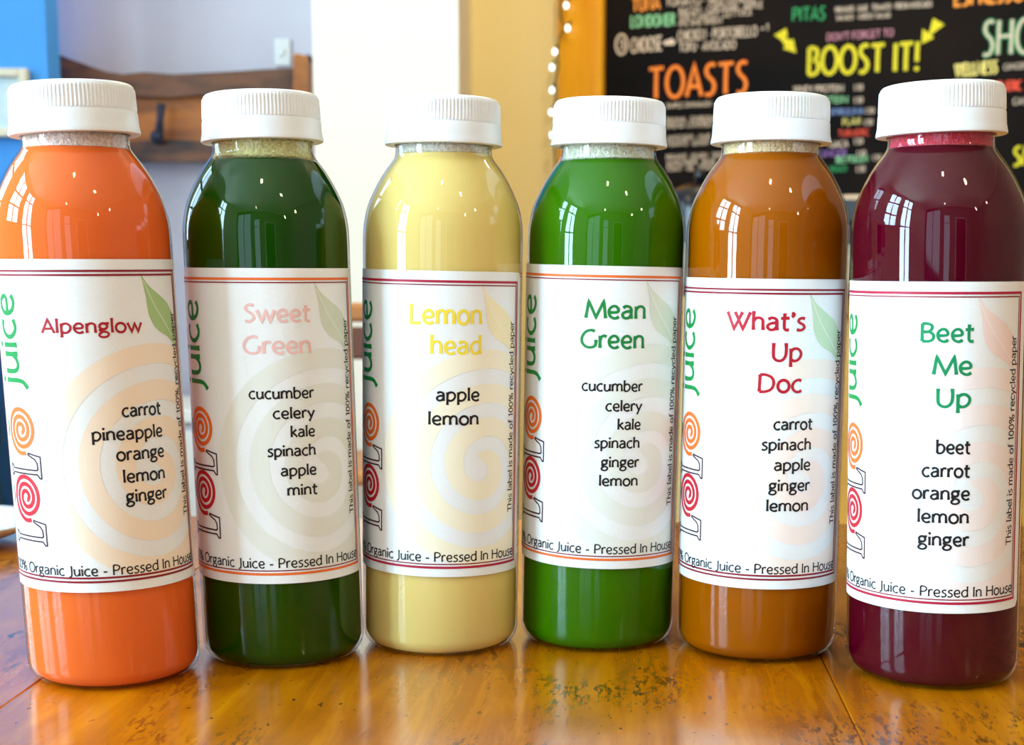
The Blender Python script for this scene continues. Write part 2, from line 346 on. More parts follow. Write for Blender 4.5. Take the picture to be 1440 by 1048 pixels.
def write(mb, txt, x0, x1, y, mapf, sy=None, weight=.85, flare=1.0, xf=None, gap=.25, maxseg=1.0):
    """text between x0 and x1 on baseline y; sy = height of one glyph unit (default: same as the width scale)"""
    st, W = text_strokes(txt, gap); sx = (x1-x0)/W; sy = sy or sx
    wd = weight*(sx*.35+sy*.65)
    for pts, k in st:
        q = [(x0+a*sx, y+b*sy) for a, b in pts]
        if xf: q = [xf(p) for p in q]
        if k == 'd': disc(mb, q[0], wd*.62, mapf)
        else: ribbon(mb, q, wd, mapf, flare, maxseg, kind=k)

# ------------------------------------------------------------------ the room shell
M_CREAM = wall_mat('cream_wall_paint', sc(254, 240, 178), sc(255, 243, 186))
M_WHITEW = wall_mat('white_wall_paint', sc(248, 243, 226), sc(250, 246, 232))
M_LAV = wall_mat('lavender_grey_wall_paint', sc(206, 199, 208), sc(213, 206, 214))
M_BLUE = wall_mat('blue_wall_paint', sc(62, 150, 232), sc(70, 158, 238))
M_CEIL = mat('ceiling_paint', sc(240, 232, 214), .8)
M_FLOORM = noise_tint(mat('floor_boards', sc(120, 80, 50), .4), 6, sc(105, 66, 40), sc(140, 95, 60), (1, .1, 1))
M_TRIMW = mat('white_trim_paint', sc(236, 234, 228), .5)
M_DARK = mat('dark_window_frame_paint', sc(60, 50, 46), .5)
def struct(o): o['kind'] = 'structure'; return o
FZ = -0.75
struct(MB().box(-2.75, 3.1, -3.7, 5.2, FZ-.05, FZ).build('floor', M_FLOORM))
struct(MB().box(-2.75, 3.1, -3.7, 5.2, CEIL, CEIL+.05).build('ceiling', M_CEIL))
M_PALE = wall_mat('tan_wall_paint', sc(150, 128, 108), sc(158, 136, 116))
struct(MB().box(3.0, 3.1, -3.7, 5.2, FZ, CEIL).build('wall_right', M_PALE))
struct(MB().box(-2.75, FILL_WIN[0], -3.7, -3.6, FZ, CEIL).box(FILL_WIN[1], FILL_DOOR[0], -3.7, -3.6, FZ, CEIL).box(FILL_DOOR[1], 3.1, -3.7, -3.6, FZ, CEIL).box(FILL_DOOR[0], FILL_DOOR[1], -3.7, -3.6, FZ, FILL_DOOR[2]).box(FILL_DOOR[0], FILL_DOOR[1], -3.7, -3.6, FILL_DOOR[3], CEIL).box(FILL_WIN[0], FILL_WIN[1], -3.7, -3.6, FZ, FILL_WIN[2]).box(FILL_WIN[0], FILL_WIN[1], -3.7, -3.6, FILL_WIN[3], CEIL).build('wall_front', M_PALE))
# left wall with three window openings
mb = MB(); ys = [-3.7]
for yc, ww, z0, z1 in WINS:
    a, b = yc-ww/2, yc+ww/2
    mb.box(LW_X-.12, LW_X, ys[-1], a, FZ, CEIL); mb.box(LW_X-.12, LW_X, a, b, FZ, z0); mb.box(LW_X-.12, LW_X, a, b, z1, CEIL); ys.append(b)
mb.box(LW_X-.12, LW_X, ys[-1], 5.2, FZ, CEIL)
struct(mb.build('wall_left', M_WHITEW))
for k, (yc, ww, z0, z1) in enumerate(WINS):
    a, b = yc-ww/2, yc+ww/2; x0, x1 = LW_X-.09, LW_X-.03
    wn = MB().box(x0, x1, a, a+.05, z0, z1).box(x0, x1, b-.05, b, z0, z1).box(x0, x1, a+.05, b-.05, z0, z0+.05).box(x0, x1, a+.05, b-.05, z1-.05, z1).build('window_%d' % (k+1), M_DARK)
    struct(wn)
    zb = z1-.62
    MB().box(x0+.01, x1-.01, a+.05, b-.05, zb-.03, zb+.03).box(x0+.01, x1-.01, yc-.035, yc+.035, z0+.05, zb-.03).box(x0+.01, x1-.01, yc-.035, yc+.035, zb+.03, z1-.05).box(x0+.01, x1-.01, a+.05, b-.05, z0+(zb-z0)*.5-.025, z0+(zb-z0)*.5+.025).build('mullion', M_DARK, wn)
    MB().box(LW_X, LW_X+.08, a-.04, b+.04, z0-.04, z0).build('window_sill', M_TRIMW, wn)
x0, x1, z0, z1 = FILL_WIN; xm = (x0+x1)/2  # frame of the added fill window
wn = MB().box(x0, x0+.05, -3.69, -3.63, z0, z1).box(x1-.05, x1, -3.69, -3.63, z0, z1).box(x0+.05, x1-.05, -3.69, -3.63, z0, z0+.05).box(x0+.05, x1-.05, -3.69, -3.63, z1-.05, z1).build('window_4', M_DARK); struct(wn)
MB().box(xm-.025, xm+.025, -3.68, -3.64, z0+.05, z1-.05).build('mullion', M_DARK, wn)
MB().box(x0-.04, x1+.04, -3.6, -3.52, z0-.04, z0).build('window_sill', M_TRIMW, wn)
x0, x1, z0, z1 = FILL_DOOR  # frame of the added fill door
wn = MB().box(x0, x0+.06, -3.69, -3.63, z0, z1).box(x1-.06, x1, -3.69, -3.63, z0, z1).box(x0+.06, x1-.06, -3.69, -3.63, z0, z0+.08).box(x0+.06, x1-.06, -3.69, -3.63, z1-.06, z1).build('door_fill', M_DARK); struct(wn)
MB().box(x0+.06, x1-.06, -3.68, -3.64, .9, .95).build('mullion', M_DARK, wn)
# unseen dark door and trim added to the front wall for streaky reflections
dr = MB().box(.55, 1.45, -3.6, -3.57, FZ, 1.35).build('door_added', M_RACK0 := mat('dark_door_paint', sc(70, 48, 40), .4)); struct(dr)
struct(MB().box(.47, .55, -3.6, -3.55, FZ, 1.43).box(1.45, 1.53, -3.6, -3.55, FZ, 1.43).box(.55, 1.45, -3.6, -3.55, 1.35, 1.43).build('trim_1', M_TRIMW))
# back of the room: blue wall, lavender wall, white pillar, cream wall with the menu board
XB = at_y(67, 100, 3.7).x
struct(MB().box(-2.6, XB, 3.7, 3.8, FZ, CEIL).build('wall_blue', M_BLUE))
struct(MB().box(XB-.1, at_y(446, 100, 4.0).x, 4.0, 4.1, FZ, CEIL).build('wall_back', M_LAV))
px0, px1 = at_y(440, 100, 3.6).x, at_y(645, 100, 3.6).x
struct(MB().box(px0, px1, 3.6, 4.48, FZ, CEIL).build('wall_pillar', M_WHITEW))
# skewed wall carrying the menu board: local x runs along it
BW = empty('wall_menu', (px1, 4.47, 0), -rad(20)); BW['kind'] = 'structure'
struct(MB().box(-.05, 3.6, 0, .1, FZ, CEIL).build('wall_menu_plaster', M_CREAM, BW))
bn = Vector((math.sin(rad(-20))*-1, -math.cos(rad(20)), 0)); bn = Vector((-math.sin(rad(20)), -math.cos(rad(20)), 0))
bu = Vector((math.cos(rad(20)), -math.sin(rad(20)), 0)); BO = Vector((px1, 4.47, 0))
def on_board(px, py, off=0.0):
    """(distance along the menu wall, height) under a pixel"""
    d = ray(px, py); o = Vector((0, 0, CAM_H)); base = BO+bn*off
    t = (base-o).dot(bn)/d.dot(bn); p = o+d*t
    return (p-BO).dot(bu), p.z

# ------------------------------------------------------------------ menu board
M_BOARD = noise_tint(mat('blackboard_slate', sc(34, 30, 30), .7, spec=.08), 2.5, sc(15, 15, 17), sc(30, 23, 19), detail=3)
M_FRAME = noise_tint(mat('amber_frame_wood', sc(240, 160, 20), .35), 5, sc(240, 160, 6), sc(252, 186, 14), (6, 1, .5))
TH = .03
menu = empty('menu_board', BO); menu.rotation_euler = (0, 0, -rad(20))
tag(menu, 'black chalkboard menu in an orange wood frame on the cream wall', 'menu board')
fl = on_board(787, 60, TH)[0]; fr = on_board(850, 60, TH)[0]; zb = on_board(1100, 345, TH)[1]
MB().box(fr-.02, 3.0, -TH+.008, -.002, zb, 2.1).build('board_panel', M_BOARD, menu)
MB().box(fl, fr, -.05, -.002, zb-.12, 2.19, .006).build('frame_stile', M_FRAME, menu)
MB().box(3.0, 3.1, -.05, -.002, zb-.12, 2.19, .006).build('frame_stile', M_FRAME, menu)
MB().box(fr, 3.0, -.05, -.002, 2.1, 2.19, .006).build('frame_rail', M_FRAME, menu)
CH = {k: mat('chalk_'+k, c, .8) for k, c in dict(orange=sc(250, 110, 25), amber=sc(252, 160, 60), yellow=sc(226, 216, 40), pale_yellow=sc(240, 226, 130), green=sc(40, 150, 90), mint=sc(150, 225, 170), white=sc(228, 210, 190), purple=sc(150, 110, 190), pink=sc(214, 150, 170), red=sc(236, 84, 60), blue=sc(120, 150, 210)).items()}
ymap = -(TH-.008)-.0015
def bmap(u, v): return (u, ymap, v)
def chalk(name, txt, x0, y0, x1, y1, hpx, color, weight=1.0, label=None, dy=0):
    """chalk line: baseline from pixel (x0,y0) to (x1,y1) of the photograph, cap height about hpx there"""
    a = on_board(x0, y0, TH); b = on_board(x1, y1, TH); t = on_board(x0, y0-hpx, TH)
    h = (t[1]-a[1])/7.0; L = b[0]-a[0]; sl = (b[1]-a[1])/L
    mb = MB(); write(mb, txt, a[0], b[0], a[1], lambda u, v: (u, ymap-dy, v+sl*(u-a[0])), sy=h, weight=weight, flare=.3, gap=.5, maxseg=.05)
    o = mb.build(name, CH[color], menu)
    if label: o['label'] = label
    return o
T = 'chalk_lettering'
chalk(T, 'TUNA', 888, 16, 927, 12, 18, 'amber', 1.3); chalk(T, 'TOMATO · RED ONION', 935, 8, 1060, 2, 12, 'white')
chalk(T, 'LONDONER', 886, 38, 948, 35, 16, 'mint', 1.2); chalk(T, 'BACON · CHEDDAR · APPLE', 954, 20, 1072, 10, 9, 'white')
chalk(T, 'SPICY MAYO · LETTUCE', 954, 29, 1057, 20, 9, 'white'); chalk(T, 'RYE AND WHEAT', 954, 37, 1016, 32, 8, 'white')
chalk(T, 'CHOOSE', 886, 74, 930, 70, 20, 'white', 1.0); chalk(T, 'CHICKEN · PORTOBELLO', 952, 57, 1064, 50, 14, 'white', .95)
chalk(T, '+1', 1068, 44, 1081, 42, 9, 'white'); chalk(T, 'TOFU · AVOCADO', 954, 72, 1034, 68, 12, 'white', 1.0)
chalk(T, '3', 869, 69, 877, 68, 13, 'white', 1.2)
a = on_board(873, 62, TH); c = on_board(873, 48, TH); e = MB(); rr = c[1]-a[1]
ribbon(e, [(a[0]+rr*.6*math.cos(rad(q)), a[1]+rr*math.sin(rad(q))) for q in range(0, 361, 15)], .006, bmap, 0, .05); e.build('chalk_ring', CH['white'], menu)
def arrow(pts, color, name='chalk_arrow'):
    P = [on_board(x, y, TH) for x, y in pts]; m = MB(); m.add([bmap(*p) for p in P], [tuple(range(len(P)))]); return m.build(name, CH[color], menu)
arrow([(932, 58), (945, 53), (946, 56), (950, 58), (946, 63), (933, 63)], 'white')
arrow([(1088, 49), (1105, 39), (1107, 50), (1103, 52), (1112, 56), (1115, 54), (1119, 74), (1100, 68), (1104, 65), (1098, 56)], 'yellow')
arrow([(1312, 25), (1328, 34), (1309, 48), (1313, 53), (1296, 61), (1297, 40), (1301, 43), (1306, 46)], 'yellow')
chalk('chalk_heading', 'TOASTS', 911, 139, 1051, 130, 43, 'orange', 1.05, 'orange chalk heading'); chalk('chalk_highlight', 'TOASTS', 911, 139, 1051, 130, 43, 'amber', .5, dy=.0012)
chalk(T, 'PITAS', 1113, 29, 1160, 27, 18, 'green', 1.2); chalk(T, 'HUMMUS · LIME · TOMATO · FRESH AVOCADO', 1174, 17, 1310, 9, 8, 'white')
chalk(T, 'SALADS · GREEN SALAD', 1175, 28, 1252, 24, 7, 'white'); chalk(T, "DON'T FORGET TO", 1162, 57, 1256, 50, 10, 'pink')
chalk('chalk_heading', 'BOOST IT!', 1134, 105, 1293, 98, 38, 'yellow', 1.15, 'yellow chalk heading')
chalk('chalk_heading', 'SHOTS', 1380, 78, 1500, 70, 48, 'green', 1.3, 'green chalk heading'); chalk('chalk_highlight', 'SHOTS', 1380, 78, 1500, 70, 48, 'white', .6, dy=.0012)
chalk(T, 'WELLNESS', 1342, 107, 1402, 102, 17, 'pale_yellow', 1.5); chalk(T, 'GINGER ·', 1411, 98, 1450, 95, 8, 'white')
chalk(T, 'TURMERIC', 1390, 128, 1436, 126, 13, 'red', 1.5); chalk(T, 'CAYENNE', 1424, 147, 1470, 145, 9, 'white'); chalk(T, 'SMOOTHIES', 1424, 233, 1560, 224, 26, 'yellow', 1.3)
chalk(T, 'ESPRESSO', 1341, 8, 1440, 0, 22, 'amber', 1.4)
for txt, x0, x1, y, col in (('WHEY PROTEIN', 1115, 1186, 130, 'white'), ('PEA PROTEIN', 1112, 1192, 146, 'mint'), ('SPIRULINA', 1166, 1214, 162, 'blue'), ('GOJI', 1110, 1130, 163, 'blue'), ('FLAX', 1184, 1210, 176, 'pale_yellow'), ('TURMERIC', 1178, 1222, 192, 'red'), ('MACA', 1165, 1192, 208, 'white'), ('GINGER', 1150, 1190, 221, 'purple'), ('BEE POLLEN', 1175, 1220, 229, 'mint'), ('SPINACH', 1165, 1190, 243, 'green')):
    chalk(T, txt, x0, y, x1, y-2, 9, col, 1.05)
for x, y in ((1200, 127), (1200, 145), (1216, 160), (1214, 176), (1200, 203), (1204, 220), (1226, 226), (1203, 242)):
    chalk(T, '1.50', x, y, x+13, y-1, 8, 'white')
for txt, x0, x1, y in (('SIMPLE CINNAMON', 936, 1000, 152), ('BANANA · SOURDOUGH', 936, 1012, 172), ('BREAD COVERED IN', 936, 1012, 180), ('AVOCADO · LIME', 937, 998, 198), ('TOMATO · LEMON', 937, 996, 206), ('HUMMUS · LEMON · SEEDS', 936, 1020, 224), ('SUNFLOWER · BASIL', 936, 1006, 233), ('TOAST · OIL · PICKLE', 936, 1004, 241)):
    chalk(T, txt, x0, y, x1, y-3, 7, 'white', 1.0)

# string of fairy lights beside the frame
M_WIRE = mat('dark_green_wire', sc(70, 80, 50), .5)
M_BULB = mat('glowing_fairy_bulb', sc(255, 255, 255), .3, emit=(.72, .9, 1, 1), estr=3)
fs = empty('string_lights', BO); fs.rotation_euler = (0, 0, -rad(20)); tag(fs, 'string of small white fairy lights hanging beside the orange frame', 'string lights')
wp = [(792, -60), (790, 0), (788, 20), (793, 38), (786, 55), (784, 72), (785, 95), (781, 112), (782, 127), (781, 150), (780, 190), (781, 240)]
pts = [(lambda q: (q[0], -.065, q[1]))(on_board(x, y, .065)) for x, y in wp]
MB().tube(spline(pts, 4), .0028, 6).build('wire', M_WIRE, fs, True)
for x, y in ((797, 8), (799, 40), (781, 73), (777, 95), (777, 127), (776, 158), (777, 190)):
    q = on_board(x, y, .07)
    g = MB().lathe([(-.009, .002), (-.006, .005), (0, .007), (.006, .0045), (.010, .001)], 12); g.v = [(a+q[0], b-.075, c+q[1]) for a, b, c in g.v]
    bl = g.build('bulb', M_BULB, fs, True)
    MB().tube([(q[0], -.075, q[1]+.008), (q[0]+.008, -.067, q[1]+.02)], .0035, 6).build('bulb_socket', M_WIRE, bl)

# ------------------------------------------------------------------ things along the back of the room
M_RACKD = noise_tint(mat('dark_rustic_wood', sc(96, 62, 44), .6), 7, sc(48, 32, 30), sc(122, 76, 46), (1, 1, 4))
M_RACKO = noise_tint(mat('orange_rustic_wood', sc(180, 110, 50), .55), 5, sc(146, 80, 30), sc(206, 122, 44), (1, 1, 4))
M_IRON = mat('dark_iron', sc(45, 52, 72), .5, metal=.6)
Y0 = 3.93
rack = empty('wall_rack', at_y(262, 228, 3.97)); tag(rack, 'rustic live-edge wooden rack on the lavender wall behind the two left bottles', 'wall rack')
RO = rack.location
def slab(top, bot, y0, y1, name, m, par):
    """vertical board between a top and a bottom outline, each a list of pixels"""
    n = len(top); v = []
    for Y in (y0, y1):
        for x, y in top: p = at_y(x, y, 3.95); v.append((p.x-RO.x, Y-RO.y, p.z-RO.z))
        for x, y in bot: p = at_y(x, y, 3.95); v.append((p.x-RO.x, Y-RO.y, p.z-RO.z))
    f = []
    for i in range(n-1):
        f.append((i, i+n, i+n+1, i+1)); f.append((2*n+i, 2*n+i+1, 3*n+i+1, 3*n+i)); f.append((i, i+1, 2*n+i+1, 2*n+i)); f.append((n+i, 3*n+i, 3*n+i+1, n+i+1))
    f.append((0, 2*n, 3*n, n)); f.append((n-1, 2*n-1, 4*n-1, 3*n-1))
    return mesh_obj(name, v, f, m, par)
xs = [88, 105, 122, 140, 158, 180, 210, 250, 290, 330, 375, 418]; ty = [79, 86, 92, 99, 105, 108, 105, 108, 106, 104, 101, 99]
slab(list(zip(xs, ty)), [(x, 137+3*math.sin(x/30)) for x in xs], 3.90, 3.97, 'top_slab', M_RACKD, rack)
slab([(x, 137+3*math.sin(x/30)) for x in xs], [(x, 200+2*math.sin(x/22)) for x in xs], 3.93, 3.97, 'back_panel', M_RACKO, rack)
slab([(x, 200+2*math.sin(x/22)) for x in xs], [(x, 228) for x in xs], 3.90, 3.97, 'bottom_rail', M_RACKD, rack)
slab([(418, 84), (422, 80), (438, 84)], [(418, 226), (422, 226), (438, 226)], 3.88, 3.97, 'end_post', M_RACKO, rack)
p = at_y(433, 84, 3.92)-RO; g = MB().lathe([(-.012, .004), (-.006, .012), (.002, .014), (.01, .008), (.013, .002)], 12); g.v = [(a+p.x, b+p.y, c+p.z) for a, b, c in g.v]; g.build('knob', M_IRON, rack, True)
a, b = at_y(227, 146, 3.88)-RO, at_y(223, 192, 3.88)-RO
hk = MB().tube([a, a+(b-a)*.5, b], [.011, .009, .012], 8); g = MB().lathe([(-.018, .004), (-.012, .014), (0, .019), (.012, .013), (.017, .004)], 12); g.v = [(x+b.x-.004, y+b.y, z+b.z) for x, y, z in g.v]; hk.add(g.v, g.f); hk.build('iron_hook', M_IRON, rack, True)
# light switch
p0, p1 = at_y(386, 93, 3.99), at_y(408, 54, 3.99)
ls = empty('light_switch', ((p0.x+p1.x)/2, 3.998, p0.z)); tag(ls, 'white light switch plate on the lavender wall above the wooden rack', 'light switch')
hw = (p1.x-p0.x)/2; hh = p1.z-p0.z
MB().box(-hw, hw, -.008, 0, 0, hh, .003).build('switch_plate', M_TRIMW, ls); MB().box(-.006, .006, -.014, -.008, hh*.38, hh*.62, .001).build('toggle', M_TRIMW, ls)
# framed picture on the blue wall
p0, p1 = at_y(-60, 193, 3.69), at_y(40, 97, 3.69)
pc = empty('framed_picture', ((p0.x+p1.x)/2, 3.698, p0.z)); tag(pc, 'pale picture in a cream frame on the blue wall', 'picture')
hw = (p1.x-p0.x)/2; hh = p1.z-p0.z; fw = .02
M_FRM = mat('cream_frame', sc(226, 216, 190), .5); M_PIC = noise_tint(mat('pale_blue_print', sc(190, 220, 232), .5), 9, sc(170, 208, 228), sc(226, 236, 230))
for nm, bx in (('frame_side', (-hw, -hw+fw, 0, hh)), ('frame_side', (hw-fw, hw, 0, hh)), ('frame_rail', (-hw+fw, hw-fw, 0, fw)), ('frame_rail', (-hw+fw, hw-fw, hh-fw, hh))):
    MB().box(bx[0], bx[1], -.025, 0, bx[2], bx[3], .003).build(nm, M_FRM, pc)
MB().box(-hw+fw, hw-fw, -.01, 0, fw, hh-fw).build('print', M_PIC, pc)
# dark teal armchair below it
M_TEAL = mat('dark_teal_fabric', sc(14, 62, 84), .8)
M_NAVY = mat('deep_blue_fabric', sc(18, 84, 150), .8)
q = at_y(-30, 735, 2.4)
so = empty('sofa', (-1.62, 3.2, FZ)); tag(so, 'deep blue upholstered sofa against the blue wall, left of the orange bottle', 'sofa')
MB().box(-.75, .42, .18, .42, .12, 1.02, .05).build('backrest', M_NAVY, so); MB().box(-.75, .42, -.35, .18, .1, .44, .05).build('seat', M_TEAL, so); MB().box(.28, .42, -.35, .18, .44, .62, .04).build('armrest', M_TEAL, so)
for x in (-.7, .36):
    for y in (-.3, .36): MB().tube([(x, y, 0), (x, y, .12)], [.015, .022], 8).build('leg', M_DARK, so)
# white low cabinet and a wooden chair, seen only through the gaps between bottles
p = at_y(252, 592, 3.2)
cb = empty('low_cabinet', (at_y(252, 592, 3.4).x+.03, 3.74, FZ)); tag(cb, 'low white cabinet glimpsed between the orange and the dark green bottle', 'cabinet')
ch_ = at_y(250, 592, 3.3).z-FZ
MB().box(-.25, .25, -.2, .2, 0, ch_-.03, .004).build('body', M_LAV, cb); MB().box(-.27, .27, -.22, .22, ch_-.03, ch_, .004).build('top', M_TRIMW, cb)
MB().box(-.24, -.005, -.215, -.2, .03, ch_-.05, .003).build('door', M_TRIMW, cb); MB().box(.005, .24, -.215, -.2, .03, ch_-.05, .003).build('door', M_TRIMW, cb)
M_CHAIR = noise_tint(mat('honey_chair_wood', sc(196, 128, 66), .45), 8, sc(170, 104, 52), sc(210, 142, 78), (1, 1, .3))
M_BRN = mat('brown_leather', sc(112, 66, 44), .5)
cx = at_y(478, 430, 3.1).x; zt = at_y(478, 426, 3.1).z-FZ; zs = at_y(478, 532, 3.1).z-FZ
chr_ = empty('wooden_chair', (cx, 3.1, FZ)); tag(chr_, 'honey wood chair glimpsed between the dark green and the pale yellow bottle', 'chair')
for x in (-.05, .05): MB().tube([(x*3.4, .0, 0), (x*3.4, 0, zt)], .016, 8).build('back_post', M_CHAIR, chr_, True)
MB().box(-.18, .18, -.012, .012, zt-.04, zt, .008).build('top_rail', M_CHAIR, chr_); MB().box(-.15, .15, -.01, .01, zs+.04, zt-.05, .006).build('backrest', M_BRN, chr_)
MB().box(-.19, .19, .0, .38, .42, .45, .008).build('seat', M_CHAIR, chr_)
for x in (-.17, .17): MB().tube([(x, .36, 0), (x, .36, .42)], .015, 8).build('leg', M_CHAIR, chr_, True)
# counter with a dark machine under the menu
M_COUNT = noise_tint(mat('golden_counter_wood', sc(214, 150, 40), .4), 6, sc(196, 130, 30), sc(226, 166, 54), (4, 1, .4))
cnt = empty('service_counter', (0, 0, 0)); cnt.location = (.9, 2.95, FZ); cnt.rotation_euler = (0, 0, -rad(20)); tag(cnt, 'golden wood service counter under the chalkboard menu', 'counter')
ct = at_y(1100, 420, 2.9).z-FZ
MB().box(-.52, 1.4, 0, .5, 0, ct-.04, .004).build('body', M_COUNT, cnt); MB().box(-.55, 1.43, -.03, .53, ct-.04, ct, .006).build('worktop', M_COUNT, cnt)
M_URN = mat('dark_navy_enamel', sc(12, 13, 24), .2, spec=.5)
mx, my = at_y(984, 300, 3.15).x, 3.15
urn = empty('coffee_urn', (mx, my, FZ+ct)); tag(urn, 'dark navy drinks urn on the counter between the bright green and brown bottles', 'urn')
uz = at_y(984, 256, 3.15).z-(FZ+ct)
MB().lathe([(0, .075), (.01, .08), (.02, .075), (uz*.75, .075), (uz*.9, .066), (uz*.97, .04), (uz, .012)], 32).build('tank', M_URN, urn, True)
MB().lathe([(0, .012), (.02, .012), (.03, .004)], 12, cap0=True).build('lid_knob', M_URN, urn, True).location = (0, 0, uz)
MB().tube([(0, -.07, .05), (0, -.11, .05), (0, -.115, .03)], .008, 8).build('tap', M_IRON, urn, True)
mc = empty('espresso_machine', (at_y(1195, 330, 3.05).x, 3.0, FZ+ct)); mc.rotation_euler = (0, 0, -rad(20)); tag(mc, 'black coffee machine on the counter behind the brown and dark red bottles', 'coffee machine')
M_BLK = mat('black_machine_enamel', sc(24, 30, 34), .3)
MB().box(-.16, .16, -.1, .14, .0, .03, .008).build('drip_tray', M_BLK, mc); MB().box(-.16, .16, .03, .14, .03, .2, .01).build('body', M_BLK, mc); MB().box(-.17, .17, -.12, .15, .14, .2, .01).build('head', M_BLK, mc)
for x in (-.08, .08): MB().tube([(x, -.07, .14), (x, -.07, .115)], .022, 12).build('group_head', M_IRON, mc)

# ------------------------------------------------------------------ hanging lamps
M_GLOW = mat('glowing_lamp_globe', sc(255, 240, 210), .3, emit=(1, .78, .48, 1), estr=60)
M_LWIRE = mat('black_lamp_cord', sc(20, 20, 20), .5)
wh = ['hanging over the table', 'hanging beside the table', 'by the front wall', 'by the right wall', 'over the service counter', 'at the right end of the counter', 'before the lavender wall', 'near the added front window']
for (x, y, z, pw), t in zip(LAMPS, wh):
    lp = empty('pendant_lamp', (x, y, z)); tag(lp, 'small warm globe pendant lamp '+t, 'lamp', 'pendant lamps outside the view')
    MB().lathe([(-.045, .004), (-.038, .024), (-.02, .041), (0, .046), (.018, .041), (.03, .03), (.036, .012)], 20).build('globe', M_GLOW, lp, True)
    MB().tube([(0, 0, .036), (0, 0, .07)], .014, 10).build('socket', M_LWIRE, lp, True); MB().tube([(0, 0, .07), (0, 0, CEIL-z)], .004, 6).build('cord', M_LWIRE, lp, True)
    L = bpy.data.lights.new('lamp_light', 'POINT'); L.energy = pw; L.color = (1, .82, .55); L.shadow_soft_size = .04
    o = bpy.data.objects.new('lamp_light', L); o.location = (x, y, z-.08); COL.objects.link(o)

# ------------------------------------------------------------------ table
YAW = rad(4.0)   # boards run 4 degrees to the right of the view
tb = empty('wooden_table', (0, 0, 0), -YAW); tag(tb, 'amber varnished pine table top under the row of bottles', 'table')
sp = at_z(1180, 975, 0); c4, s4 = math.cos(YAW), math.sin(YAW)
seam = sp.x*c4-sp.y*s4        # across-board coordinate of the seam in view
PW = .27; k0 = -4
for k in range(k0, 4):
    x0 = seam+k*PW; x1 = x0+PW
    o = MB().box(x0+.0001, x1-.0001, -.30, .80, -.032, 0, .0005).build('plank', M_TABLE, tb)
X0, X1 = seam+k0*PW, seam+4*PW
for y in (-.2, .7): MB().box(X0+.05, X1-.05, y-.03, y+.03, -.09, -.034, .003).build('apron', M_CHAIR, tb)
for x in (X0+.1, X1-.1):
    for y in (-.2, .7): MB().box(x-.035, x+.035, y-.035, y+.035, FZ, -.036, .004).build('leg', M_CHAIR, tb)
# white saucer at the far left edge of the table
p = at_z(-24, 738, 0)
M_CHINA = mat('white_china', sc(238, 238, 232), .2, coat=.5)
sa = MB().lathe([(0, .022), (.002, .024), (.004, .034), (.010, .047), (.0115, .048), (.0105, .045), (.005, .032), (.0035, .02)], 40).build('saucer', M_CHINA, None, True, (p.x, p.y-.05, 0)); tag(sa, 'white saucer at the far left edge of the table', 'saucer')

# ------------------------------------------------------------------ the six bottles (millimetres, scaled to metres)
R = 29.0
BPOS = [(-143.1, 499.6, -.0348, 0), (-88.47, 525.6, -.0206, .0109), (-32.19, 541.9, .0144, .0032), (27.04, 548.0, .0175, 0), (85.57, 533.7, .0082, .006), (141.8, 499.9, -.0211, .0009)]
ZC = 182.4; ZT = 198.9
SH = [(140, 29), (150.5, 29), (155.8, 28.55), (161.6, 27.2), (167.6, 24.55), (172.6, 21.7), (177.2, 18.4), (178.6, 17.6), (179.6, 17.35)]
def shell_prof(off=0.0, ztop=None):
    pr = [(1.5, 0.01), (1.2, 14), (.5, 20), (0, 22.6), (.15, 24.2), (.8, 26.0), (2.0, 27.5), (3.8, 28.5), (6, 29), (30, 29), (80, 29), (130, 29)]
    pr += spline(SH, 3)+[(181, 17.3), (184.5, 17.3)]
    if off:
        q = [(max(z, 0)+off*.9*(1 if z < 6 else 0), max(.01, r-off)) for z, r in pr]
        pr = q
    if ztop: pr = [p for p in pr if p[0] < ztop-.2]+[(ztop, pr[[i for i, p in enumerate(pr) if p[0] >= ztop-.2][0]][1] if any(p[0] >= ztop-.2 for p in pr) else pr[-1][1])]
    return pr
def bottle_xf(lx, ly):
    return lambda v: ((v[0]+lx*v[2])*.001, (v[1]+ly*v[2])*.001, v[2]*.001)
def rot(lx, ly): # cap follows the lean
    return lambda v: ((v[0]+lx*v[2])*.001, (v[1]+ly*v[2])*.001, (v[2]-lx*v[0]-ly*v[1])*.001)
def finish(mb, name, m, parent, xf, smooth=True, ang=None):
    mb.v = [xf(v) for v in mb.v]; o = mb.build(name, m, parent, smooth)
    if ang: autosmooth(o, ang)
    return o
def ink(name, c, rough=.5): return mat(name, c, rough, spec=.35)
INK = dict(black=ink('black_ink', sc(22, 20, 26)), red=ink('red_ink', sc(196, 26, 44)), orange=ink('orange_ink', sc(238, 112, 40)), green=ink('green_ink', sc(14, 138, 62)), maroon=ink('maroon_ink', sc(140, 16, 36)), crimson=ink('crimson_ink', sc(176, 26, 58)), outline=ink('outline_ink', sc(64, 20, 34)))
LBL0, LBL1 = -43.5, 43.3; ZL0, ZL1 = 31.3, 139.2

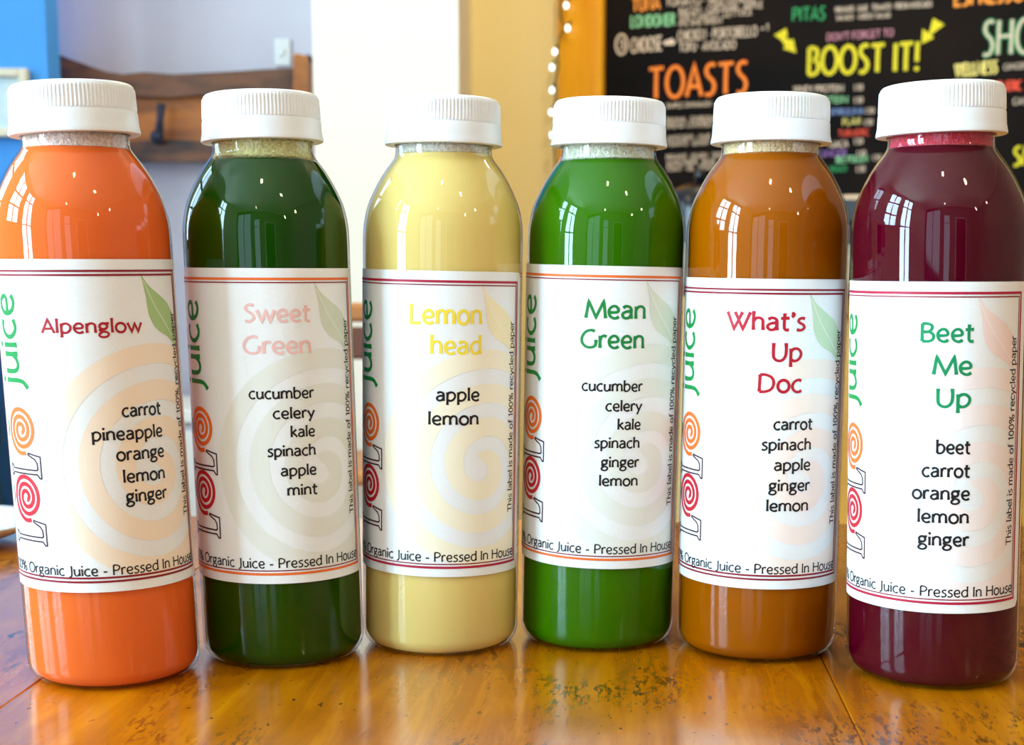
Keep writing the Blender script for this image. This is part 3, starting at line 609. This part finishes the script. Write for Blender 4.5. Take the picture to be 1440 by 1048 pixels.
def make_bottle(i, B):
    bx, by, lx, ly = BPOS[i]; xf = bottle_xf(lx, ly); nm = B['name']
    root = empty('juice_bottle', (bx*.001, by*.001, 0)); tag(root, B['label'], 'bottle', 'row of juice bottles on the wooden table')
    # clear wall
    finish(MB().lathe(shell_prof(), 96, cap0=False, cap1=False), 'bottle_body', M_PLASTIC, root, xf)
    # juice
    J = B['juice']; lvl = B.get('level', 177.6)
    finish(MB().lathe(shell_prof(.85, lvl), 96), 'juice', J, root, xf, ang=50)
    if B.get('foam_or_fill'):
        z0, z1, c = B['foam_or_fill']
        fm = noise_tint(mat('foam_or_fill_'+nm, c, .6), 900, tuple(x*.75 for x in c[:3])+(1,), tuple(min(1, x*1.15) for x in c[:3])+(1,), detail=3, bump=.8)
        pr = [(z0+.05, 15.8)]+[(z, r-.8) for z, r in shell_prof() if z0 < z < z1 and z > 100]+[(z1, 16.4)]
        finish(MB().lathe(pr, 72), 'foam_or_fill', fm, root, xf)
    # cap: ribbed skirt and tamper band
    capxf = rot(lx, ly); N = 100*4
    def rib(r, a, z):
        if z < 190.3 or z > 197.2: return r
        ph = (a*100/(2*PI)) % 1
        return r+(.11 if .1 < ph < .6 else -.2)
    cp = [(189.85, 18.5), (189.85, 20.2), (190.2, 20.4), (190.5, 20.4), (194, 20.3), (196.9, 20.15), (197.25, 20.0), (198.0, 19.7), (198.6, 19.1), (ZT, 18.2), (ZT+.1, 10), (ZT+.1, .1)]
    cap = finish(MB().lathe(cp, N, fn=rib), 'cap', M_CAP, root, capxf, ang=45)
    bp = [(184.0, 17.6), (ZC+.1, 17.8), (ZC, 20.7), (ZC+.25, 21.15), (ZC+.9, 21.2), (184.3, 21.0), (185.6, 20.75), (189.3, 20.6), (189.8, 20.45), (189.84, 18.5)]
    finish(MB().lathe(bp, 120, cap0=False, cap1=False), 'tamper_band', M_CAP, root, capxf, ang=45)
    # label sheet
    rho, dz, tl = B['rho'], B['dz'], B.get('tilt', 0)
    def mp(layer):
        rr = R+layer
        def f(u, v):
            a = (u+rho)/R
            return xf((rr*math.sin(a), -rr*math.cos(a), v+dz+tl*u))
        return f
    pm = mp(.16); n = 64; lb = MB(); cr = 2.0
    for k in range(n+1):
        u = LBL0+(LBL1-LBL0)*k/n
        e = min(u-LBL0, LBL1-u); ins = 0 if e > cr else cr-math.sqrt(max(0, cr*cr-(cr-e)**2))
        for j in range(5): z = ZL0+ins+(ZL1-ZL0-2*ins)*j/4; lb.v.append(pm(u, z))
    lb.f = [(k*5+j, (k+1)*5+j, (k+1)*5+j+1, k*5+j+1) for k in range(n) for j in range(4)]
    lab = lb.build('label', M_PAPER, root, True)
    lab['label'] = 'white paper label'
    ib, ti = mp(.22), mp(.28)
    # watermark spiral and leaf
    sm = ink('watermark_'+nm, B['mark']); wm = MB(); P = []
    for k in range(0, 361):
        t = k/360*3.12; r = 2.0+12.0*t; ang = rad(52)+2*PI*(3.12-t)
        P.append((22+r*math.cos(ang)*.98, 70.5+r*math.sin(ang)))
    P = [p for p in P]
    q = []
    ribbon(wm, P, 6.6, ib, 0, 1.2, 5, umax=39.2); wm.build('spiral_watermark', sm, lab)
    lm = ink('leaf_ink_'+nm, B['leaf']); lf = MB()
    Lc = spline([(20.6, 135), (22.2, 128), (23.2, 121), (26.5, 116.3), (32, 113.6), (37.2, 109.8)], 4); Rc = spline([(20.6, 135), (23.5, 131), (28.5, 127.6), (33.5, 124.3), (37, 118.5), (37.6, 110)], 4)
    for a, b in zip(Lc, Rc):
        for j in range(7): t = j/6; lf.v.append(mp(.24)(a[0]+(b[0]-a[0])*t, a[1]+(b[1]-a[1])*t))
    lf.f = [(k*7+j, (k+1)*7+j, (k+1)*7+j+1, k*7+j+1) for k in range(len(Lc)-1) for j in range(6)]
    lfo = lf.build('leaf_print', lm, lab)
    vn = MB(); ribbon(vn, spline([(21.5, 132.5), (26, 124), (31, 118), (36.8, 111.5)], 5), .45, mp(.27), 0, 1); 
    vv = [len(lfo.data.vertices)]
    vn.build('leaf_vein', INKPALE(B), lab)
    # double border
    for nm2, ins, wd, col in B['border']:
        bd = MB(); a0, a1, z0, z1 = LBL0+ins, LBL1-ins, ZL0+ins-.2, ZL1-ins
        ribbon(bd, [(a0, z0), (a1, z0), (a1, z1), (a0, z1), (a0, z0)], wd, ti, 0, 1.2); bd.build('border_line', INK[col], lab)
    # lettering
    tt = MB()
    for txt, u0, u1, z, hs in B['title']: write(tt, txt, u0, u1, z, ti, sy=hs, weight=1.14)
    tt.build('title_lettering', B['tink'], lab)
    it = MB()
    for txt, u0, u1, z in B['items']: write(it, txt, u0, u1, z, ti, sy=B.get('isy', .52), weight=1.2)
    it.build('ingredient_lettering', INK['black'], lab)
    bt = MB(); write(bt, '100% Organic Juice - Pressed In House', -39.0, 38.6, 36.9, ti, sy=.47, weight=1.02); bt.build('slogan_lettering', INK['black'], lab)
    st = MB(); rt = lambda uq: (lambda x, y: ti(37.0-y, x))
    write(st, 'This label is made of 100% recycled paper', 53.0, 121.8, 0, lambda x, y: ti(37.2-y, x), sy=.40, weight=1.05); st.build('recycling_lettering', INK['black'], lab)
    # logo, reading upwards: outlined L, red spiral, outlined L, orange spiral, green word
    up = lambda x, y: ti(-17.2-y, x)
    Lo = [(0.2, 0), (7.3, 0), (8.3, 5.2), (7.8, 5.4), (6.3, 2.3), (5.2, 1.5), (3.2, 1.3), (2.8, 1.9), (2.8, 15.2), (3.9, 16.3), (3.9, 17), (.2, 17), (.2, 16.3), (1.4, 15.2), (1.4, 1.7), (.2, .7), (.2, 0)]
    for z0, nmL in ((46.2, 0), (68.4, 1)):
        m_ = MB(); ribbon(m_, [(x+z0, y) for x, y in Lo], .55, up, 0, 1.2); m_.build('logo_letter', INK['outline'], lab)
    for zc, col in ((61.6, 'red'), (83.8, 'orange')):
        m_ = MB(); P = []
        for k in range(0, 201):
            t = k/200*2.95; r = .9+2.35*t; ang = rad(-95)-2*PI*(2.95-t)
            P.append((-25.2+r*math.cos(ang)*.95, zc+.4+r*math.sin(ang)*1.0))
        e0 = P[-1]; P += [(e0[0]+1.4, e0[1]+.1), (e0[0]+2.4, e0[1]+.3)]
        ribbon(m_, P, 1.45, ti, 0, .7, 1); m_.build('logo_spiral', INK[col], lab)
        m_ = MB(); ribbon(m_, [(-34.6, zc-2.6), (-34.0, zc), (-34.3, zc+3.2)], .8, ti, 0, .8, 1); m_.build('logo_leaf', INK['green'], lab)
    m_ = MB(); write(m_, 'juice', 98.6, 128.6, 0, lambda x, y: ti(-23.6-y, x), sy=1.62, weight=.92, flare=.8, maxseg=.8); m_.build('logo_word', INK['green'], lab)
    return root
def INKPALE(B):
    c = B['leaf']; return ink('leaf_vein_'+B['name'], tuple(x+(1-x)*.45 for x in c[:3])+(1,))

def juice_mat(name, c, tr=.3, **k):
    """cloudy juice: part of the light goes through and lights it from behind"""
    m = mat('juice_'+name, c, .5, spec=0); n, l = nodes(m)
    t = n.new('ShaderNodeBsdfTranslucent'); t.inputs[0].default_value = c
    x = n.new('ShaderNodeMixShader'); x.inputs[0].default_value = tr
    l.new(n['Principled BSDF'].outputs[0], x.inputs[1]); l.new(t.outputs[0], x.inputs[2]); l.new(x.outputs[0], n['Material Output'].inputs[0])
    return m
G2 = [('outer', 3.6, .85, 'orange'), ('inner', 4.8, .4, 'maroon')]
BOT = [
 dict(name='carrot', label='orange carrot juice bottle with a white cap, farthest left in the row', juice=juice_mat('carrot', sc(250, 116, 48), 0.12), level=178.2, foam_or_fill=(178.1, 184.2, sc(255, 226, 214)),  # neck is clear: pale fill added to brighten it under the cap
      isy=.57, rho=5.5, dz=2.9, tilt=.0, mark=sc(250, 234, 212), leaf=sc(168, 202, 134), border=[('o', 3.7, .7, 'maroon'), ('i', 5.0, .65, 'maroon')], tink=ink('dark_red_ink', sc(172, 20, 36)),
      title=[('Alpenglow', -12.7, 19.9, 115.9, .62)], items=[('carrot', 10.7, 25.2, 88.6), ('pineapple', .7, 25.3, 81.2), ('orange', 7.9, 25.4, 74.4), ('lemon', 9.5, 25.1, 67.1), ('ginger', 10, 25.3, 60.5)]),
 dict(name='dark_green', label='dark green juice bottle with pale pink title lettering, second from the left', juice=juice_mat('dark_green', sc(15, 68, 0), 0.1), level=176.2, foam_or_fill=(176.1, 184.2, sc(236, 234, 160)),
      rho=0, dz=0, tilt=-.004, mark=sc(232, 236, 228), leaf=sc(214, 224, 202), border=G2, tink=ink('pale_pink_ink', sc(240, 196, 190)),
      title=[('Sweet', -4, 18.9, 121.3, .82), ('Green', -4.8, 18.9, 110.6, .82)], items=[('cucumber', -3.4, 19, 95.3), ('celery', 4.4, 19, 88.5), ('kale', 10.1, 18.9, 82.1), ('spinach', 2, 18.9, 75.6), ('apple', 6.2, 18.9, 68.8), ('mint', 8.1, 18.9, 62)]),
 dict(name='lemon', label='pale yellow lemon juice bottle with yellow title lettering, third from the left', juice=juice_mat('lemon', sc(255, 230, 142), 0.2), level=179.4, foam_or_fill=(179.3, 184.2, sc(250, 246, 230)),  # clear neck too: whitish fill added over the dark band below the cap
      isy=.62, rho=-5, dz=-.9, tilt=-.02, mark=sc(249, 244, 218), leaf=sc(249, 240, 196), border=[('o', 3.6, .85, 'crimson'), ('i', 4.8, .4, 'maroon')], tink=ink('yellow_ink', sc(248, 224, 70)),
      title=[('Lemon', -5.2, 21, 121, .95), ('head', 2.3, 20.8, 110.6, .88)], items=[('apple', 4.4, 20.2, 94.2), ('lemon', 1.7, 20, 85.8)]),
 dict(name='bright_green', label='bright green juice bottle with green title lettering, third from the right', juice=juice_mat('bright_green', sc(52, 118, 0), 0.15), level=177.4, foam_or_fill=(177.3, 184.2, sc(236, 242, 214)),
      rho=-7.3, dz=.8, tilt=-.02, mark=sc(234, 239, 232), leaf=sc(220, 229, 212), border=G2, tink=ink('green_title_ink', sc(20, 132, 60)),
      title=[('Mean', -1.1, 21, 121, .88), ('Green', -2.6, 20.7, 110.6, .88)], items=[('cucumber', -1.7, 20.4, 95.4), ('celery', 6.9, 20.3, 88.4), ('kale', 11.3, 20.1, 81.8), ('spinach', 3.2, 19.9, 75.2), ('ginger', 5.8, 19.8, 68.3), ('lemon', 5.2, 19.6, 61.6)]),
 dict(name='amber', label="amber brown juice bottle with red title lettering, second from the right", juice=juice_mat('amber', sc(168, 88, 0), 0.12), level=178.8, foam_or_fill=(178.7, 184.2, sc(246, 214, 160)),
      isy=.55, rho=-10, dz=-3.6, tilt=-.01, mark=sc(249, 237, 228), leaf=sc(200, 226, 192), border=[('o', 3.7, .65, 'maroon'), ('i', 5.0, .65, 'maroon')], tink=ink('red_title_ink', sc(184, 20, 44)),
      title=[("What's", -8, 19.6, 121.8, .86), ('Up', 7.6, 18.7, 111.3, .88), ('Doc', 3.3, 19, 100.6, .86)], items=[('carrot', 9.2, 23.6, 87.6), ('spinach', 5.3, 23.4, 80.5), ('apple', 9.8, 23.4, 73.4), ('ginger', 8.2, 23.4, 66.2), ('lemon', 7.5, 23.1, 59.1)]),
 dict(name='beet', label='dark purple-red beet juice bottle with green title lettering, farthest right in the row', juice=juice_mat('beet', sc(78, 0, 22), 0.1), level=178.4, foam_or_fill=(178.3, 184.2, sc(214, 40, 70)),
      isy=.6, rho=-16, dz=-4.2, tilt=.0, mark=sc(247, 238, 235), leaf=sc(248, 228, 222), border=[('o', 3.6, .85, 'crimson'), ('i', 4.8, .4, 'maroon')], tink=ink('teal_green_title_ink', sc(14, 142, 88)),
      title=[('Beet', 2.8, 19.7, 120.2, .82), ('Me', 6.9, 19.5, 109.7, .84), ('Up', 7.9, 19.3, 99.3, .84)], items=[('beet', 8.4, 19.3, 84.2), ('carrot', 4.1, 19.3, 76.5), ('orange', 1.1, 19.5, 69.1), ('lemon', 2.9, 19.4, 61.4), ('ginger', 3.2, 19.5, 53.9)]),
]
for i, B in enumerate(BOT): make_bottle(i, B)
